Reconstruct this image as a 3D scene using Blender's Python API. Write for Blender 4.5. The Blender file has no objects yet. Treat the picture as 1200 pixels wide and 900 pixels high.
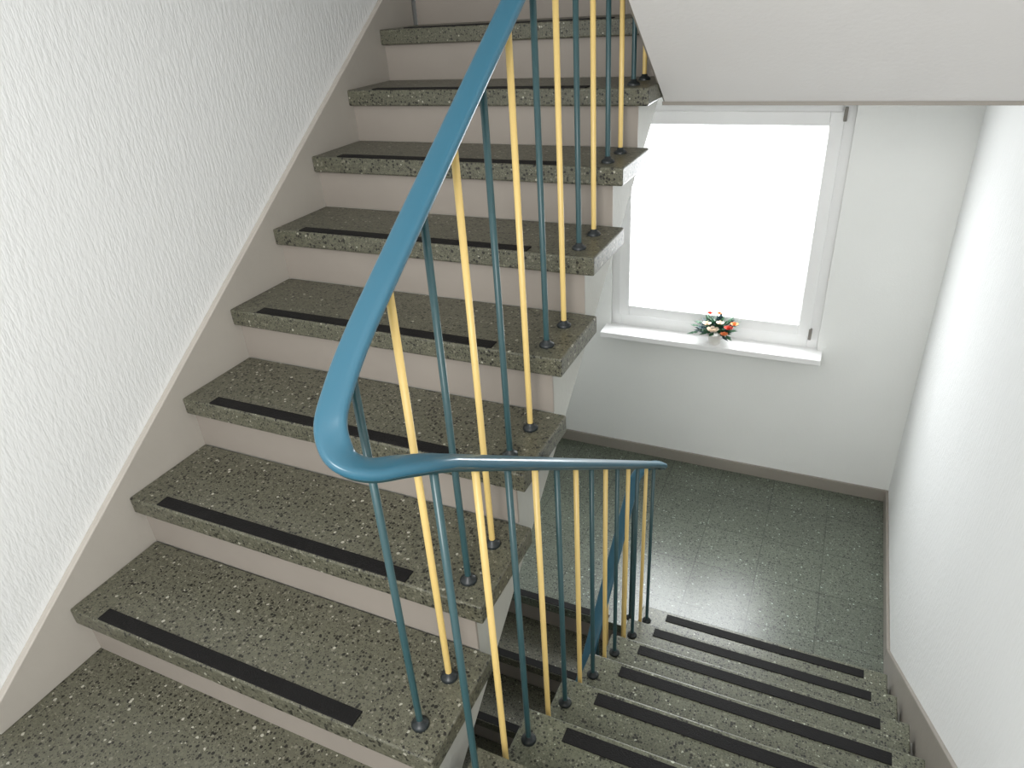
import bpy, bmesh, math, random
from mathutils import Vector, Matrix
random.seed(7)
H=0.17; D=0.2445; W=1.0545
XR=2.095; YB=3.26; ZL=-7*H; XL=-0.02
SC=bpy.context.scene; COL=SC.collection

# ---------------- materials ----------------
def s2l(c):
    return tuple(((v/255)/12.92 if v/255<=0.04045 else ((v/255+0.055)/1.055)**2.4) for v in c)+(1,)
def newmat(n):
    m=bpy.data.materials.new(n); m.use_nodes=True
    return m,m.node_tree,m.node_tree.nodes["Principled BSDF"]
def paint(n,c,rough=0.5,bump=0.0,scale=60,spec=0.5,var=0.03,stretch=(1,1,1)):
    m,t,b=newmat(n); N=t.nodes; Lk=t.links
    b.inputs["Roughness"].default_value=rough; b.inputs["Specular IOR Level"].default_value=spec
    tc=N.new("ShaderNodeTexCoord"); mp=N.new("ShaderNodeMapping"); mp.inputs["Scale"].default_value=stretch
    Lk.new(tc.outputs["Object"],mp.inputs[0])
    ns=N.new("ShaderNodeTexNoise"); ns.inputs["Scale"].default_value=5; ns.inputs["Detail"].default_value=5
    Lk.new(mp.outputs[0],ns.inputs["Vector"])
    mx=N.new("ShaderNodeMix"); mx.data_type='RGBA'
    col=s2l(c); mx.inputs[6].default_value=tuple(v*(1-var*2) for v in col[:3])+(1,); mx.inputs[7].default_value=tuple(min(1,v*(1+var*2)) for v in col[:3])+(1,)
    Lk.new(ns.outputs["Fac"],mx.inputs[0]); Lk.new(mx.outputs[2],b.inputs["Base Color"])
    if bump>0:
        n2=N.new("ShaderNodeTexNoise"); n2.inputs["Scale"].default_value=scale; n2.inputs["Detail"].default_value=3
        Lk.new(mp.outputs[0],n2.inputs["Vector"])
        bp=N.new("ShaderNodeBump"); bp.inputs["Strength"].default_value=bump; bp.inputs["Distance"].default_value=0.004
        Lk.new(n2.outputs["Fac"],bp.inputs["Height"]); Lk.new(bp.outputs[0],b.inputs["Normal"])
    return m
def terrazzo(n,tint=(1,1,1),rough=0.38,tiles=False,spec=0.5):
    m,t,b=newmat(n); N=t.nodes; Lk=t.links
    tc=N.new("ShaderNodeTexCoord")
    def layer(scale,stops,thr):
        v=N.new("ShaderNodeTexVoronoi"); v.inputs["Scale"].default_value=scale
        Lk.new(tc.outputs["Object"],v.inputs["Vector"])
        sp=N.new("ShaderNodeSeparateColor"); Lk.new(v.outputs["Color"],sp.inputs[0])
        r=N.new("ShaderNodeValToRGB"); r.color_ramp.interpolation='CONSTANT'
        e=r.color_ramp.elements; e[0].position=0; e[0].color=s2l(stops[0][1]); e[1].position=stops[1][0]; e[1].color=s2l(stops[1][1])
        for p,c in stops[2:]:
            x=e.new(p); x.color=s2l(c)
        Lk.new(sp.outputs[0],r.inputs[0])
        mul=N.new("ShaderNodeMath"); mul.operation='MULTIPLY'; mul.inputs[1].default_value=thr; Lk.new(sp.outputs[1],mul.inputs[0])
        add=N.new("ShaderNodeMath"); add.operation='ADD'; add.inputs[1].default_value=thr*0.45; Lk.new(mul.outputs[0],add.inputs[0])
        lt=N.new("ShaderNodeMath"); lt.operation='LESS_THAN'; Lk.new(v.outputs["Distance"],lt.inputs[0]); Lk.new(add.outputs[0],lt.inputs[1])
        return r,lt
    r1,m1=layer(130,[(0,(36,35,30)),(0.30,(80,79,66)),(0.62,(100,99,84)),(0.90,(120,118,104)),(0.975,(168,166,153))],0.42)
    r2,m2=layer(290,[(0,(48,47,40)),(0.36,(85,84,70)),(0.8,(110,108,93)),(0.95,(142,140,126))],0.40)
    base=N.new("ShaderNodeTexNoise"); base.inputs["Scale"].default_value=6; Lk.new(tc.outputs["Object"],base.inputs["Vector"])
    br=N.new("ShaderNodeMix"); br.data_type='RGBA'; br.inputs[6].default_value=s2l((84,83,70)); br.inputs[7].default_value=s2l((103,102,88)); Lk.new(base.outputs["Fac"],br.inputs[0])
    a=N.new("ShaderNodeMix"); a.data_type='RGBA'; Lk.new(m2.outputs[0],a.inputs[0]); Lk.new(br.outputs[2],a.inputs[6]); Lk.new(r2.outputs[0],a.inputs[7])
    c=N.new("ShaderNodeMix"); c.data_type='RGBA'; Lk.new(m1.outputs[0],c.inputs[0]); Lk.new(a.outputs[2],c.inputs[6]); Lk.new(r1.outputs[0],c.inputs[7])
    tn=N.new("ShaderNodeMix"); tn.data_type='RGBA'; tn.blend_type='MULTIPLY'; tn.inputs[0].default_value=1; tn.inputs[7].default_value=tuple(tint)+(1,)
    Lk.new(c.outputs[2],tn.inputs[6])
    out=tn.outputs[2]
    if tiles:
        bk=N.new("ShaderNodeTexBrick"); bk.offset=0; bk.inputs["Scale"].default_value=1; bk.inputs["Brick Width"].default_value=0.3; bk.inputs["Row Height"].default_value=0.3
        bk.inputs["Mortar Size"].default_value=0.003; bk.inputs["Mortar Smooth"].default_value=0.3
        bk.inputs["Color1"].default_value=(1,1,1,1); bk.inputs["Color2"].default_value=(0.88,0.88,0.88,1); bk.inputs["Mortar"].default_value=(0.5,0.5,0.5,1)
        Lk.new(tc.outputs["Object"],bk.inputs["Vector"])
        t2=N.new("ShaderNodeMix"); t2.data_type='RGBA'; t2.blend_type='MULTIPLY'; t2.inputs[0].default_value=1
        Lk.new(out,t2.inputs[6]); Lk.new(bk.outputs["Color"],t2.inputs[7]); out=t2.outputs[2]
    Lk.new(out,b.inputs["Base Color"])
    b.inputs["Roughness"].default_value=rough; b.inputs["Specular IOR Level"].default_value=spec
    return m
M_terr=terrazzo("terrazzo_tread",(1,1,0.98))
M_terrD=terrazzo("terrazzo_tread_lit",(1.25,1.33,1.28),0.35,False,0.6)  # same terrazzo as the other treads, brighter light put into the tint
M_terrL=terrazzo("terrazzo_floor",(1.15,1.36,1.42),0.3,True,0.8)
M_wall=paint("rough_white_plaster",(238,239,238),0.9,0.5,120,0.2,0.01,(1,1,0.3))
M_back=paint("smooth_white_plaster",(238,239,236),0.9,0.25,120,0.2,0.01)
M_soff=paint("soffit_paint",(232,229,227),0.85,0.15,90,0.2,0.01)
M_side=paint("flight_side_paint",(180,180,173),0.6,0.25,60,0.3,0.03)
M_riser=paint("riser_grey_paint",(152,144,135),0.5,0.12,50,0.4,0.05)
M_string=paint("stringer_grey_paint",(182,176,167),0.45,0.12,50,0.4,0.05)
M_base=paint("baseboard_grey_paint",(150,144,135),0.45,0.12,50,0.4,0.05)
M_strip=paint("anti_slip_rubber",(19,18,18),0.65,0.3,250,0.25,0.05)
M_rail=paint("blue_pvc_handrail",(50,98,118),0.28,0.0,50,0.5,0.03)
M_green=paint("dark_teal_enamel",(46,77,81),0.3,0.0,50,0.5,0.04)
M_yel=paint("cream_yellow_enamel",(222,192,120),0.3,0.0,50,0.5,0.04)
M_foot=paint("dark_rosette",(28,34,36),0.35,0.0,50,0.5,0.02)
M_frame=paint("white_window_frame",(244,244,243),0.35,0.0,50,0.5,0.01)
M_seal=paint("window_gasket",(190,192,190),0.6)
M_metal=paint("hinge_metal",(130,125,118),0.35)
M_pot=paint("white_ceramic",(235,232,225),0.35)
M_leaf=paint("leaf_green",(42,84,56),0.5,0,50,0.4,0.2)
M_leafd=paint("leaf_bluegreen",(36,64,68),0.5,0,50,0.4,0.2)
M_pw=paint("petal_white",(245,228,208),0.6)
M_pr=paint("petal_red",(205,80,60),0.6)
M_po=paint("petal_orange",(228,145,90),0.6)
M_glass=bpy.data.materials.new("window_glass"); M_glass.use_nodes=True
t=M_glass.node_tree; t.nodes.clear()
o=t.nodes.new("ShaderNodeOutputMaterial"); mx=t.nodes.new("ShaderNodeMixShader"); tr=t.nodes.new("ShaderNodeBsdfTransparent"); gl=t.nodes.new("ShaderNodeBsdfGlossy")
gl.inputs["Roughness"].default_value=0.02; mx.inputs[0].default_value=0.05
t.links.new(tr.outputs[0],mx.inputs[1]); t.links.new(gl.outputs[0],mx.inputs[2]); t.links.new(mx.outputs[0],o.inputs[0])

# ---------------- helpers ----------------
def link(name,me,mat,parent=None,bevel=0,seg=2,smooth=False):
    ob=bpy.data.objects.new(name,me); COL.objects.link(ob)
    for mm in (mat if isinstance(mat,(list,tuple)) else [mat]): me.materials.append(mm)
    if parent: ob.parent=parent
    if bevel:
        b=ob.modifiers.new("bevel",'BEVEL'); b.width=bevel; b.segments=seg; b.limit_method='ANGLE'
    if smooth:
        for p in me.polygons: p.use_smooth=True
    return ob
def empty(name):
    e=bpy.data.objects.new(name,None); COL.objects.link(e); return e
def boxes(name,bs,mat,parent=None,bevel=0):
    v=[];f=[]
    for (x0,x1,y0,y1,z0,z1) in bs:
        n=len(v)
        v+=[(x0,y0,z0),(x1,y0,z0),(x1,y1,z0),(x0,y1,z0),(x0,y0,z1),(x1,y0,z1),(x1,y1,z1),(x0,y1,z1)]
        f+=[tuple(n+i for i in q) for q in ((0,3,2,1),(4,5,6,7),(0,1,5,4),(1,2,6,5),(2,3,7,6),(3,0,4,7))]
    me=bpy.data.meshes.new(name); me.from_pydata(v,[],f); me.update()
    return link(name,me,mat,parent,bevel,3 if bevel>0.004 else 2)
def prism(name,poly,x0,x1,mat,parent=None,bevel=0):
    n=len(poly); v=[(x0,y,z) for y,z in poly]+[(x1,y,z) for y,z in poly]
    f=[tuple(range(n)),tuple(range(2*n-1,n-1,-1))]+[(i,n+i,n+(i+1)%n,(i+1)%n) for i in range(n)]
    me=bpy.data.meshes.new(name); me.from_pydata(v,[],f)
    bm=bmesh.new(); bm.from_mesh(me); bmesh.ops.recalc_face_normals(bm,faces=bm.faces); bm.to_mesh(me); bm.free()
    return link(name,me,mat,parent,bevel)
def lathe(bm,cx,cy,prof,z0,seg=20,mi=0):
    rings=[]
    for r,z in prof:
        rings.append([bm.verts.new((cx+r*math.cos(2*math.pi*i/seg),cy+r*math.sin(2*math.pi*i/seg),z0+z)) for i in range(seg)])
    for a,b in zip(rings,rings[1:]):
        for i in range(seg):
            fc=bm.faces.new((a[i],a[(i+1)%seg],b[(i+1)%seg],b[i])); fc.smooth=True; fc.material_index=mi
    fc=bm.faces.new(rings[-1]); fc.material_index=mi

# ---------------- room shell ----------------
boxes("wall_left",[(XL-0.2,XL,-1.7,YB+0.2,-3.3,3.3)],M_wall)
boxes("wall_right",[(XR,XR+0.2,-1.7,YB+0.2,-3.3,3.3)],M_wall)
wx0,wx1,wz0,wz1=0.47,1.605,-0.315,0.915
boxes("wall_back",[(XL,wx0,YB,YB+0.2,-3.3,3.3),(wx1,XR,YB,YB+0.2,-3.3,3.3),(wx0,wx1,YB,YB+0.2,-3.3,wz0),(wx0,wx1,YB,YB+0.2,wz1,3.3)],M_back)
boxes("light_block_front",[(XL,XR,-1.7,-1.6,-3.3,-0.2)],M_back)  # unseen lower wall, added to stop light entering beneath the landing
boxes("floor",[(XL,W+0.006,-1.7,D+0.028,-0.05,0),(W+0.006,XR,-1.7,0.40,-0.05,0)],M_terr)
boxes("landing_slab",[(XL,XR,-1.6,0.27,-0.22,-0.05)],M_soff)
boxes("floor_half_landing",[(XL,XR,1.90,YB,ZL-0.05,ZL)],M_terrL)
boxes("half_landing_slab",[(XL,XR,1.95,YB,ZL-0.22,ZL-0.05)],M_soff)
boxes("light_block_below",[(XL,XR,-1.6,YB,-3.3,-3.2)],M_terr)  # lower floor added to close off light leaking from below
boxes("light_block_top",[(XL,XR,0.2,YB,3.2,3.3)],M_soff)  # unseen ceiling, added to keep sky light off the upper risers
boxes("baseboard_back",[(XL,XR,YB-0.014,YB,ZL,ZL+0.074)],M_base,None,0.002)
boxes("baseboard_right",[(XR-0.014,XR,2.09,YB-0.014,ZL,ZL+0.07)],M_base,None,0.002)
boxes("baseboard_left",[(XL,XL+0.014,1.9,YB-0.014,ZL,ZL+0.07)],M_base,None,0.002)

# ---------------- up flight ----------------
up=empty("staircase")
SX=1.018
prof=[(D+0.032,0.0)]
for k in range(1,9):
    prof+= [(k*D+0.032,k*H-0.05),((k+1)*D+0.032,k*H-0.05)]
prof+=[(9*D+0.032,9*H-0.05),(2.35,9*H-0.05),(2.35,1.12),(1.97,1.12),(0.30,-0.148),(0.277,-0.2)]
prism("flight_body",prof,0.0,SX,M_side,up)
for k in range(1,10):
    boxes("riser_%d"%k,[(0.0,SX+0.001,k*D+0.026,k*D+0.033,(k-1)*H,k*H-0.048)],M_riser,up)
for k in range(1,9):
    boxes("tread_%d"%k,[(0.0,W,k*D,(k+1)*D+0.026,k*H-0.05,k*H)],M_terr,up,0.005)
    boxes("anti_slip_strip_%d"%k,[(0.10,0.865,k*D+0.005,k*D+0.041,k*H-0.001,k*H+0.003)],M_strip,up,0.001)
def off(y,a): return 0.6955*y+a
prism("wall_stringer",[(0.0,0.0),(0.0,0.06),(2.2,off(2.2,0.06)),(2.2,off(2.2,-0.35)),(0.45,-0.02),(0.28,0.0)],XL,0.0,M_string,up,0.003)
boxes("floor_upper_landing",[(XL,W,9*D,YB,9*H-0.05,9*H),(W,XR,2.0,YB,9*H-0.05,9*H)],M_terr)
boxes("ceiling",[(XL,W,2.3,YB,1.12,9*H-0.05),(W,XR,1.97,YB,1.12,9*H-0.05)],M_soff)
# ---------------- next flight above (soffit visible) ----------------
nx=empty("staircase.001")
y0,z0=1.90,1.125
pts=[]
for k in range(0,12):
    yv=1.99-k*D
    pts+=[(yv,9*H+(k)*H-0.05),(yv,9*H+(k+1)*H-0.05)]
pts=[q for q in pts if q[0]>-1.15]
poly=[(1.99,z0),(y0,z0),(-1.2,z0+0.6955*(y0+1.2)),(-1.2,pts[-1][1])]+pts[::-1]
prism("flight_body",poly,W+0.004,XR,M_soff,nx)
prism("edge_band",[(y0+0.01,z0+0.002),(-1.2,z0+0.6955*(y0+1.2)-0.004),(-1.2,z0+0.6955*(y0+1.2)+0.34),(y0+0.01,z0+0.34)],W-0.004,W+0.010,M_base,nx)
boxes("soffit_edge_strip",[(W-0.004,XR,y0-0.004,y0+0.012,z0-0.009,z0+0.001)],M_base,nx)  # thin grey strip along the soffit's lower edge
for k in range(1,12):
    yv=1.99-(k-1)*D
    boxes("tread_%d"%k,[(W-0.03,XR,yv-D-0.01,yv+0.03,9*H+k*H-0.05,9*H+k*H)],M_terr,nx,0.004)
# ---------------- down flight ----------------
dn=empty("staircase.002")
DX=1.068
def Nk(k): return 0.642+(k-1)*D
pd=[(0.25,-0.05)]
for k in range(1,7):
    yr=Nk(k)-D-0.03
    pd+=[(yr,-(k-1)*H-0.05),(yr,-k*H-0.05)]
yr=Nk(6)-0.03
pd+=[(yr,-6*H-0.05),(yr,ZL),(yr,ZL-0.05),(2.0,ZL-0.05),(2.0,ZL-0.22),(1.85,ZL-0.22),(0.25,-0.33)]
prism("flight_body",pd,DX+0.03,XR,M_side,dn)
for k in range(1,7):
    boxes("riser_%d"%k,[(DX+0.03,XR-0.02,Nk(k)-0.034,Nk(k)-0.027,-(k+1)*H,-k*H-0.048)],M_riser,dn)
    boxes("tread_%d"%k,[(DX,XR-0.03,Nk(k)-D-0.026,Nk(k),-k*H-0.05,-k*H)],M_terrD,dn,0.005)
    boxes("anti_slip_strip_%d"%k,[(1.182,1.98,Nk(k)-0.056,Nk(k)-0.016,-k*H-0.001,-k*H+0.003)],M_strip,dn,0.001)
prism("wall_stringer",[(0.3,0.0),(0.3,0.07),(0.45,0.07),(2.09,ZL+0.07),(2.09,ZL),(1.8,ZL-0.03),(0.3,-0.2)],XR-0.014,XR,M_base,dn,0.003)
# ---------------- lowest flight, continuing down under the up flight ----------------
lo=empty("staircase.003")
YE=1.86
pl=[(2.0,ZL-0.05)]
for k in range(1,9):
    yr=YE-(k-1)*D+0.03
    pl+=[(yr,ZL-(k-1)*H-0.05),(yr,ZL-k*H-0.05)]
pl+=[(YE-8*D,ZL-8*H-0.05),(YE-8*D,ZL-9*H-0.2),(YE-7.5*D,ZL-9*H-0.2),(2.0,ZL-0.3)]
prism("flight_body",pl,XL,SX,M_side,lo)
boxes("landing_nosing",[(XL,W,YE,1.9,ZL-0.05,ZL)],M_terrL,lo)
boxes("anti_slip_strip_0",[(0.10,0.9,YE+0.004,YE+0.04,ZL-0.001,ZL+0.003)],M_strip,lo)
for k in range(1,9):
    yn=YE-k*D
    boxes("tread_%d"%k,[(0.0,W,yn,yn+D+0.026,ZL-k*H-0.05,ZL-k*H)],M_terr,lo,0.004)
    boxes("riser_%d"%k,[(0.0,SX+0.001,yn+D+0.026,yn+D+0.033,ZL-k*H,ZL-(k-1)*H-0.048)],M_riser,lo)
    boxes("anti_slip_strip_%d"%k,[(0.10,0.9,yn+0.004,yn+0.04,ZL-k*H-0.001,ZL-k*H+0.003)],M_strip,lo)

# ---------------- railing ----------------
rail=empty("stair_railing")
XU=0.9925; XD=1.105
def zu(y): return 0.807+0.668*y
def zd(y): return 1.065-0.69*y
def zl(y): return -0.335+0.6955*(y-1.93)
def catmull(P,n=10):
    P=[Vector(p) for p in P]; out=[]
    for i in range(len(P)-1):
        a=P[max(i-1,0)];b=P[i];c=P[i+1];d=P[min(i+2,len(P)-1)]
        for j in range(n):
            t=j/n
            out.append(0.5*((2*b)+(c-a)*t+(2*a-5*b+4*c-d)*t*t+(3*b-a-3*c+d)*t**3))
    out.append(P[-1]); return out
path=[(XU,1.9,zu(1.9)),(XU,1.2,zu(1.2)),(XU,0.7,zu(.7)),(XU,0.45,zu(.45)),(XU,0.34,zu(.34)-0.002),(XU+0.003,0.275,0.982),(XU+0.013,0.228,0.943),(XU+0.038,0.208,0.908),(XU+0.070,0.222,0.886),(XU+0.097,0.268,0.868),(XD,0.33,0.836),(XD,0.42,zd(.42)),(XD,0.8,zd(.8)),(XD,1.4,zd(1.4)),(XD,1.86,zd(1.86)),
 (XD-0.006,1.94,-0.285),(XD-0.03,1.98,-0.31),(0.5*(XU+XD),1.992,-0.325),(XU+0.03,1.98,-0.34),(XU+0.006,1.94,-0.36),(XU,1.86,zl(1.86)-0.03),(XU,1.4,zl(1.4)-0.03),(XU,0.9,zl(.9)-0.03),(XU,0.3,zl(.3)-0.03)]
def sweep(name,pts,sec,mat,dz=0):
    bm=bmesh.new(); rings=[]
    n=len(pts)
    for i,p in enumerate(pts):
        tg=(pts[min(i+1,n-1)]-pts[max(i-1,0)]).normalized()
        s=tg.cross(Vector((0,0,1)))
        s.normalize()
        u=s.cross(tg).normalized()
        rings.append([bm.verts.new(p+s*a+u*(b+dz)) for a,b in sec])
    m=len(sec)
    for a,b in zip(rings,rings[1:]):
        for i in range(m):
            f=bm.faces.new((a[i],a[(i+1)%m],b[(i+1)%m],b[i])); f.smooth=True
    bm.faces.new(rings[0]); bm.faces.new(rings[-1][::-1])
    bmesh.ops.recalc_face_normals(bm,faces=bm.faces)
    me=bpy.data.meshes.new(name); bm.to_mesh(me); bm.free()
    return link(name,me,mat,rail)
sec=[]
hw,ht=0.0235,0.010
for i in range(24):
    a=2*math.pi*i/24; c,s=math.cos(a),math.sin(a)
    sec.append((hw*math.copysign(abs(c)**0.55,c),ht*math.copysign(abs(s)**0.7,s)))
pts=catmull(path,10)
sweep("handrail",pts,sec,M_rail)
sweep("handrail_iron",pts,[(-0.013,-0.004),(0.013,-0.004),(0.013,0.003),(-0.013,0.003)],M_green,-0.011)
def baluster(bm,x,y,zb,zt):
    lathe(bm,x,y,[(0.0070,0),(0.0070,zt-zb)],zb,12)
def foots(bm,x,y,z):
    lathe(bm,x,y,[(0.019,0),(0.019,0.004),(0.016,0.008),(0.010,0.011),(0.0088,0.016),(0.0072,0.017)],z,18)
bg=bmesh.new(); by=bmesh.new(); bf=bmesh.new()
for k in range(1,9):
    for bmx,a in ((bg,0.062),(by,0.183)):
        y=k*D+a
        if y>1.95: break
        baluster(bmx,XU,y,k*H,zu(min(y,1.9))-0.012); foots(bf,XU,y,k*H)
for i in range(-1,6):
    y=0.560+i*D; z=-(i+1)*H
    baluster(bg,XD,y,z,zd(y)-0.012); foots(bf,XD,y,z)
    y2=y+0.124; z2=-(i+2)*H
    if i<5:
        baluster(by,XD,y2,z2,zd(y2)-0.012); foots(bf,XD,y2,z2)
for k in range(0,7):
    yn=YE-k*D
    for bmx,a in ((bg,0.062),(by,0.183)):
        y=yn+a
        if k==0 and a>0.1: continue
        baluster(bmx,XU,y,ZL-k*H,zl(y)-0.042 if y<1.9 else -0.37); foots(bf,XU,y,ZL-k*H)
for n,bmx,mm in (("balusters_teal",bg,M_green),("balusters_yellow",by,M_yel),("baluster_rosettes",bf,M_foot)):
    me=bpy.data.meshes.new(n); bmx.to_mesh(me); bmx.free(); link(n,me,mm,rail)

# ---------------- window ----------------
wn=empty("window_1")
def frame(name,x0,x1,z0,z1,w,ya,yb,mat,bev=0.004,wb=None):
    wb=wb or w
    return boxes(name,[(x0,x0+w,ya,yb,z0,z1),(x1-w,x1,ya,yb,z0,z1),(x0+w,x1-w,ya,yb,z0,z0+wb),(x0+w,x1-w,ya,yb,z1-w,z1)],mat,wn,bev)
frame("outer_frame",wx0,wx1,wz0,wz1,0.055,YB+0.02,YB+0.10,M_frame,0.003,0.09)
frame("sash",wx0+0.045,wx1-0.045,wz0+0.075,wz1-0.03,0.062,YB+0.004,YB+0.075,M_frame,0.005)
frame("gasket",wx0+0.105,wx1-0.105,wz0+0.135,wz1-0.09,0.004,YB+0.03,YB+0.045,M_seal,0)
boxes("glass_pane",[(wx0+0.1,wx1-0.1,YB+0.042,YB+0.048,wz0+0.13,wz1-0.085)],M_glass,wn)
boxes("hinge_top",[(wx1-0.052,wx1-0.036,YB-0.006,YB+0.02,wz1-0.07,wz1-0.01)],M_metal,wn,0.003)
boxes("hinge_bottom",[(wx1-0.052,wx1-0.036,YB-0.006,YB+0.02,wz0+0.06,wz0+0.12)],M_metal,wn,0.003)
boxes("window_sill",[(wx0-0.03,wx1+0.03,YB-0.12,YB+0.03,wz0-0.028,wz0+0.006)],M_frame,wn,0.005)

# ---------------- flower pot ----------------
fp=empty("potted_flowers"); fx,fy,fz=1.085,YB-0.07,wz0+0.006
bm=bmesh.new(); lathe(bm,fx,fy,[(0.001,0.0),(0.028,0),(0.030,0.006),(0.040,0.05),(0.044,0.052),(0.044,0.058),(0.038,0.058),(0.036,0.05)],fz,24)
me=bpy.data.meshes.new("pot"); bm.to_mesh(me); bm.free(); link("pot",me,M_pot,fp)
def petal_cluster(bm,c,r,n,mi):
    for ring in range(3):
        cnt=n-ring
        for i in range(cnt):
            a=2*math.pi*i/cnt+ring*0.5+random.random()*0.2
            rr=r*(1-ring*0.28)
            dirv=Vector((math.cos(a),math.sin(a)*0.8,0.15+0.5*ring)).normalized()
            sd=dirv.cross(Vector((0,0,1))).normalized(); up_=sd.cross(dirv)
            b0=c; m1=c+dirv*rr*0.6; e1=c+dirv*rr+up_*rr*0.25
            v=[bm.verts.new(b0),bm.verts.new(m1+sd*rr*0.42),bm.verts.new(e1+sd*rr*0.22),bm.verts.new(e1-sd*rr*0.22),bm.verts.new(m1-sd*rr*0.42)]
            f=bm.faces.new(v); f.material_index=mi
def leaf(bm,p,dirv,ln,wd,mi):
    dirv=dirv.normalized(); sd=dirv.cross(Vector((0,0,1)));
    if sd.length<0.1: sd=Vector((1,0,0))
    sd.normalize(); up_=sd.cross(dirv)
    P=[p.copy(),p+dirv*ln*.4+sd*wd-up_*wd*.2,p+dirv*ln-up_*ln*0.12,p+dirv*ln*.4-sd*wd-up_*wd*.2,p+dirv*ln*.45+up_*wd*.25]
    for q in P: q.y=min(q.y,YB-0.008)
    L=[bm.verts.new(q) for q in P]
    for q in ((0,1,4),(1,2,4),(2,3,4),(3,0,4)):
        f=bm.faces.new([L[i] for i in q]); f.material_index=mi
bm=bmesh.new(); cc=Vector((fx,fy-0.005,fz+0.07))
for i in range(170):
    a=random.random()*2*math.pi; el=random.uniform(-0.15,1.35)
    d=Vector((math.cos(a)*math.cos(el)*1.6,math.sin(a)*math.cos(el)*0.6,math.sin(el)*1.15))
    leaf(bm,cc+d*random.uniform(0.01,0.07),d+Vector((random.uniform(-.4,.4),random.uniform(-.2,.2),random.uniform(-.3,.3))),random.uniform(0.035,0.055),random.uniform(0.011,0.016),random.choice([0,0,1]))
me=bpy.data.meshes.new("leaves"); bm.to_mesh(me); bm.free(); link("leaves",me,[M_leaf,M_leafd],fp)
bm=bmesh.new()
for (dx,dy,dz,r,mi) in [(-0.005,-0.06,0.03,0.034,0),(-0.04,-0.05,0.06,0.024,0),(0.03,-0.055,0.075,0.022,0),(0.075,-0.045,0.045,0.026,1),(0.1,-0.03,0.065,0.022,2),(-0.03,-0.04,0.12,0.017,1),(0.02,-0.04,0.125,0.016,2),(0.055,-0.055,0.012,0.022,2)]:
    petal_cluster(bm,cc+Vector((dx,dy,dz)),r,8,mi)
me=bpy.data.meshes.new("blossoms"); bm.to_mesh(me); bm.free(); link("blossoms",me,[M_pw,M_pr,M_po],fp)

# ---------------- light ----------------
w=bpy.data.worlds.new("World"); SC.world=w; w.use_nodes=True
w.node_tree.nodes["Background"].inputs[0].default_value=(0.97,0.99,1.0,1); w.node_tree.nodes["Background"].inputs[1].default_value=1.55
def area(name,loc,tgt,sx,sy,e,col=(1,1,1)):
    l=bpy.data.lights.new(name,'AREA'); l.shape='RECTANGLE'; l.size=sx; l.size_y=sy; l.energy=e; l.color=col
    o=bpy.data.objects.new(name,l); COL.objects.link(o); o.location=loc
    o.rotation_euler=(Vector(tgt)-Vector(loc)).to_track_quat('-Z','Y').to_euler()
    return o
area("daylight_window",(1.04,YB+0.35,0.35),(1.1,1.8,-0.8),1.1,1.2,60,(0.95,0.98,1))
area("flash_fill",(1.3,-1.3,1.9),(1.5,3.0,-0.6),0.7,0.7,34,(1,0.99,0.97))  # added flash-like fill from behind the camera, no actual lamp
SC.view_settings.view_transform='Standard'

# ---------------- camera ----------------
ps,th,ro,f=-0.4609,0.5118,-0.0694,820.41
fw=Vector((math.sin(ps)*math.cos(th),math.cos(ps)*math.cos(th),-math.sin(th)))
r0=Vector((math.cos(ps),-math.sin(ps),0)); u0=r0.cross(fw)
r=math.cos(ro)*r0+math.sin(ro)*u0; u=-math.sin(ro)*r0+math.cos(ro)*u0
cd=bpy.data.cameras.new("camera"); cam=bpy.data.objects.new("camera",cd); COL.objects.link(cam)
mt=Matrix((r,u,-fw)).transposed().to_4x4(); mt.translation=Vector((1.6054,-0.4034,1.4563)); cam.matrix_world=mt
cd.sensor_width=36; cd.lens=f/1200*36; cd.clip_start=0.02
SC.camera=cam
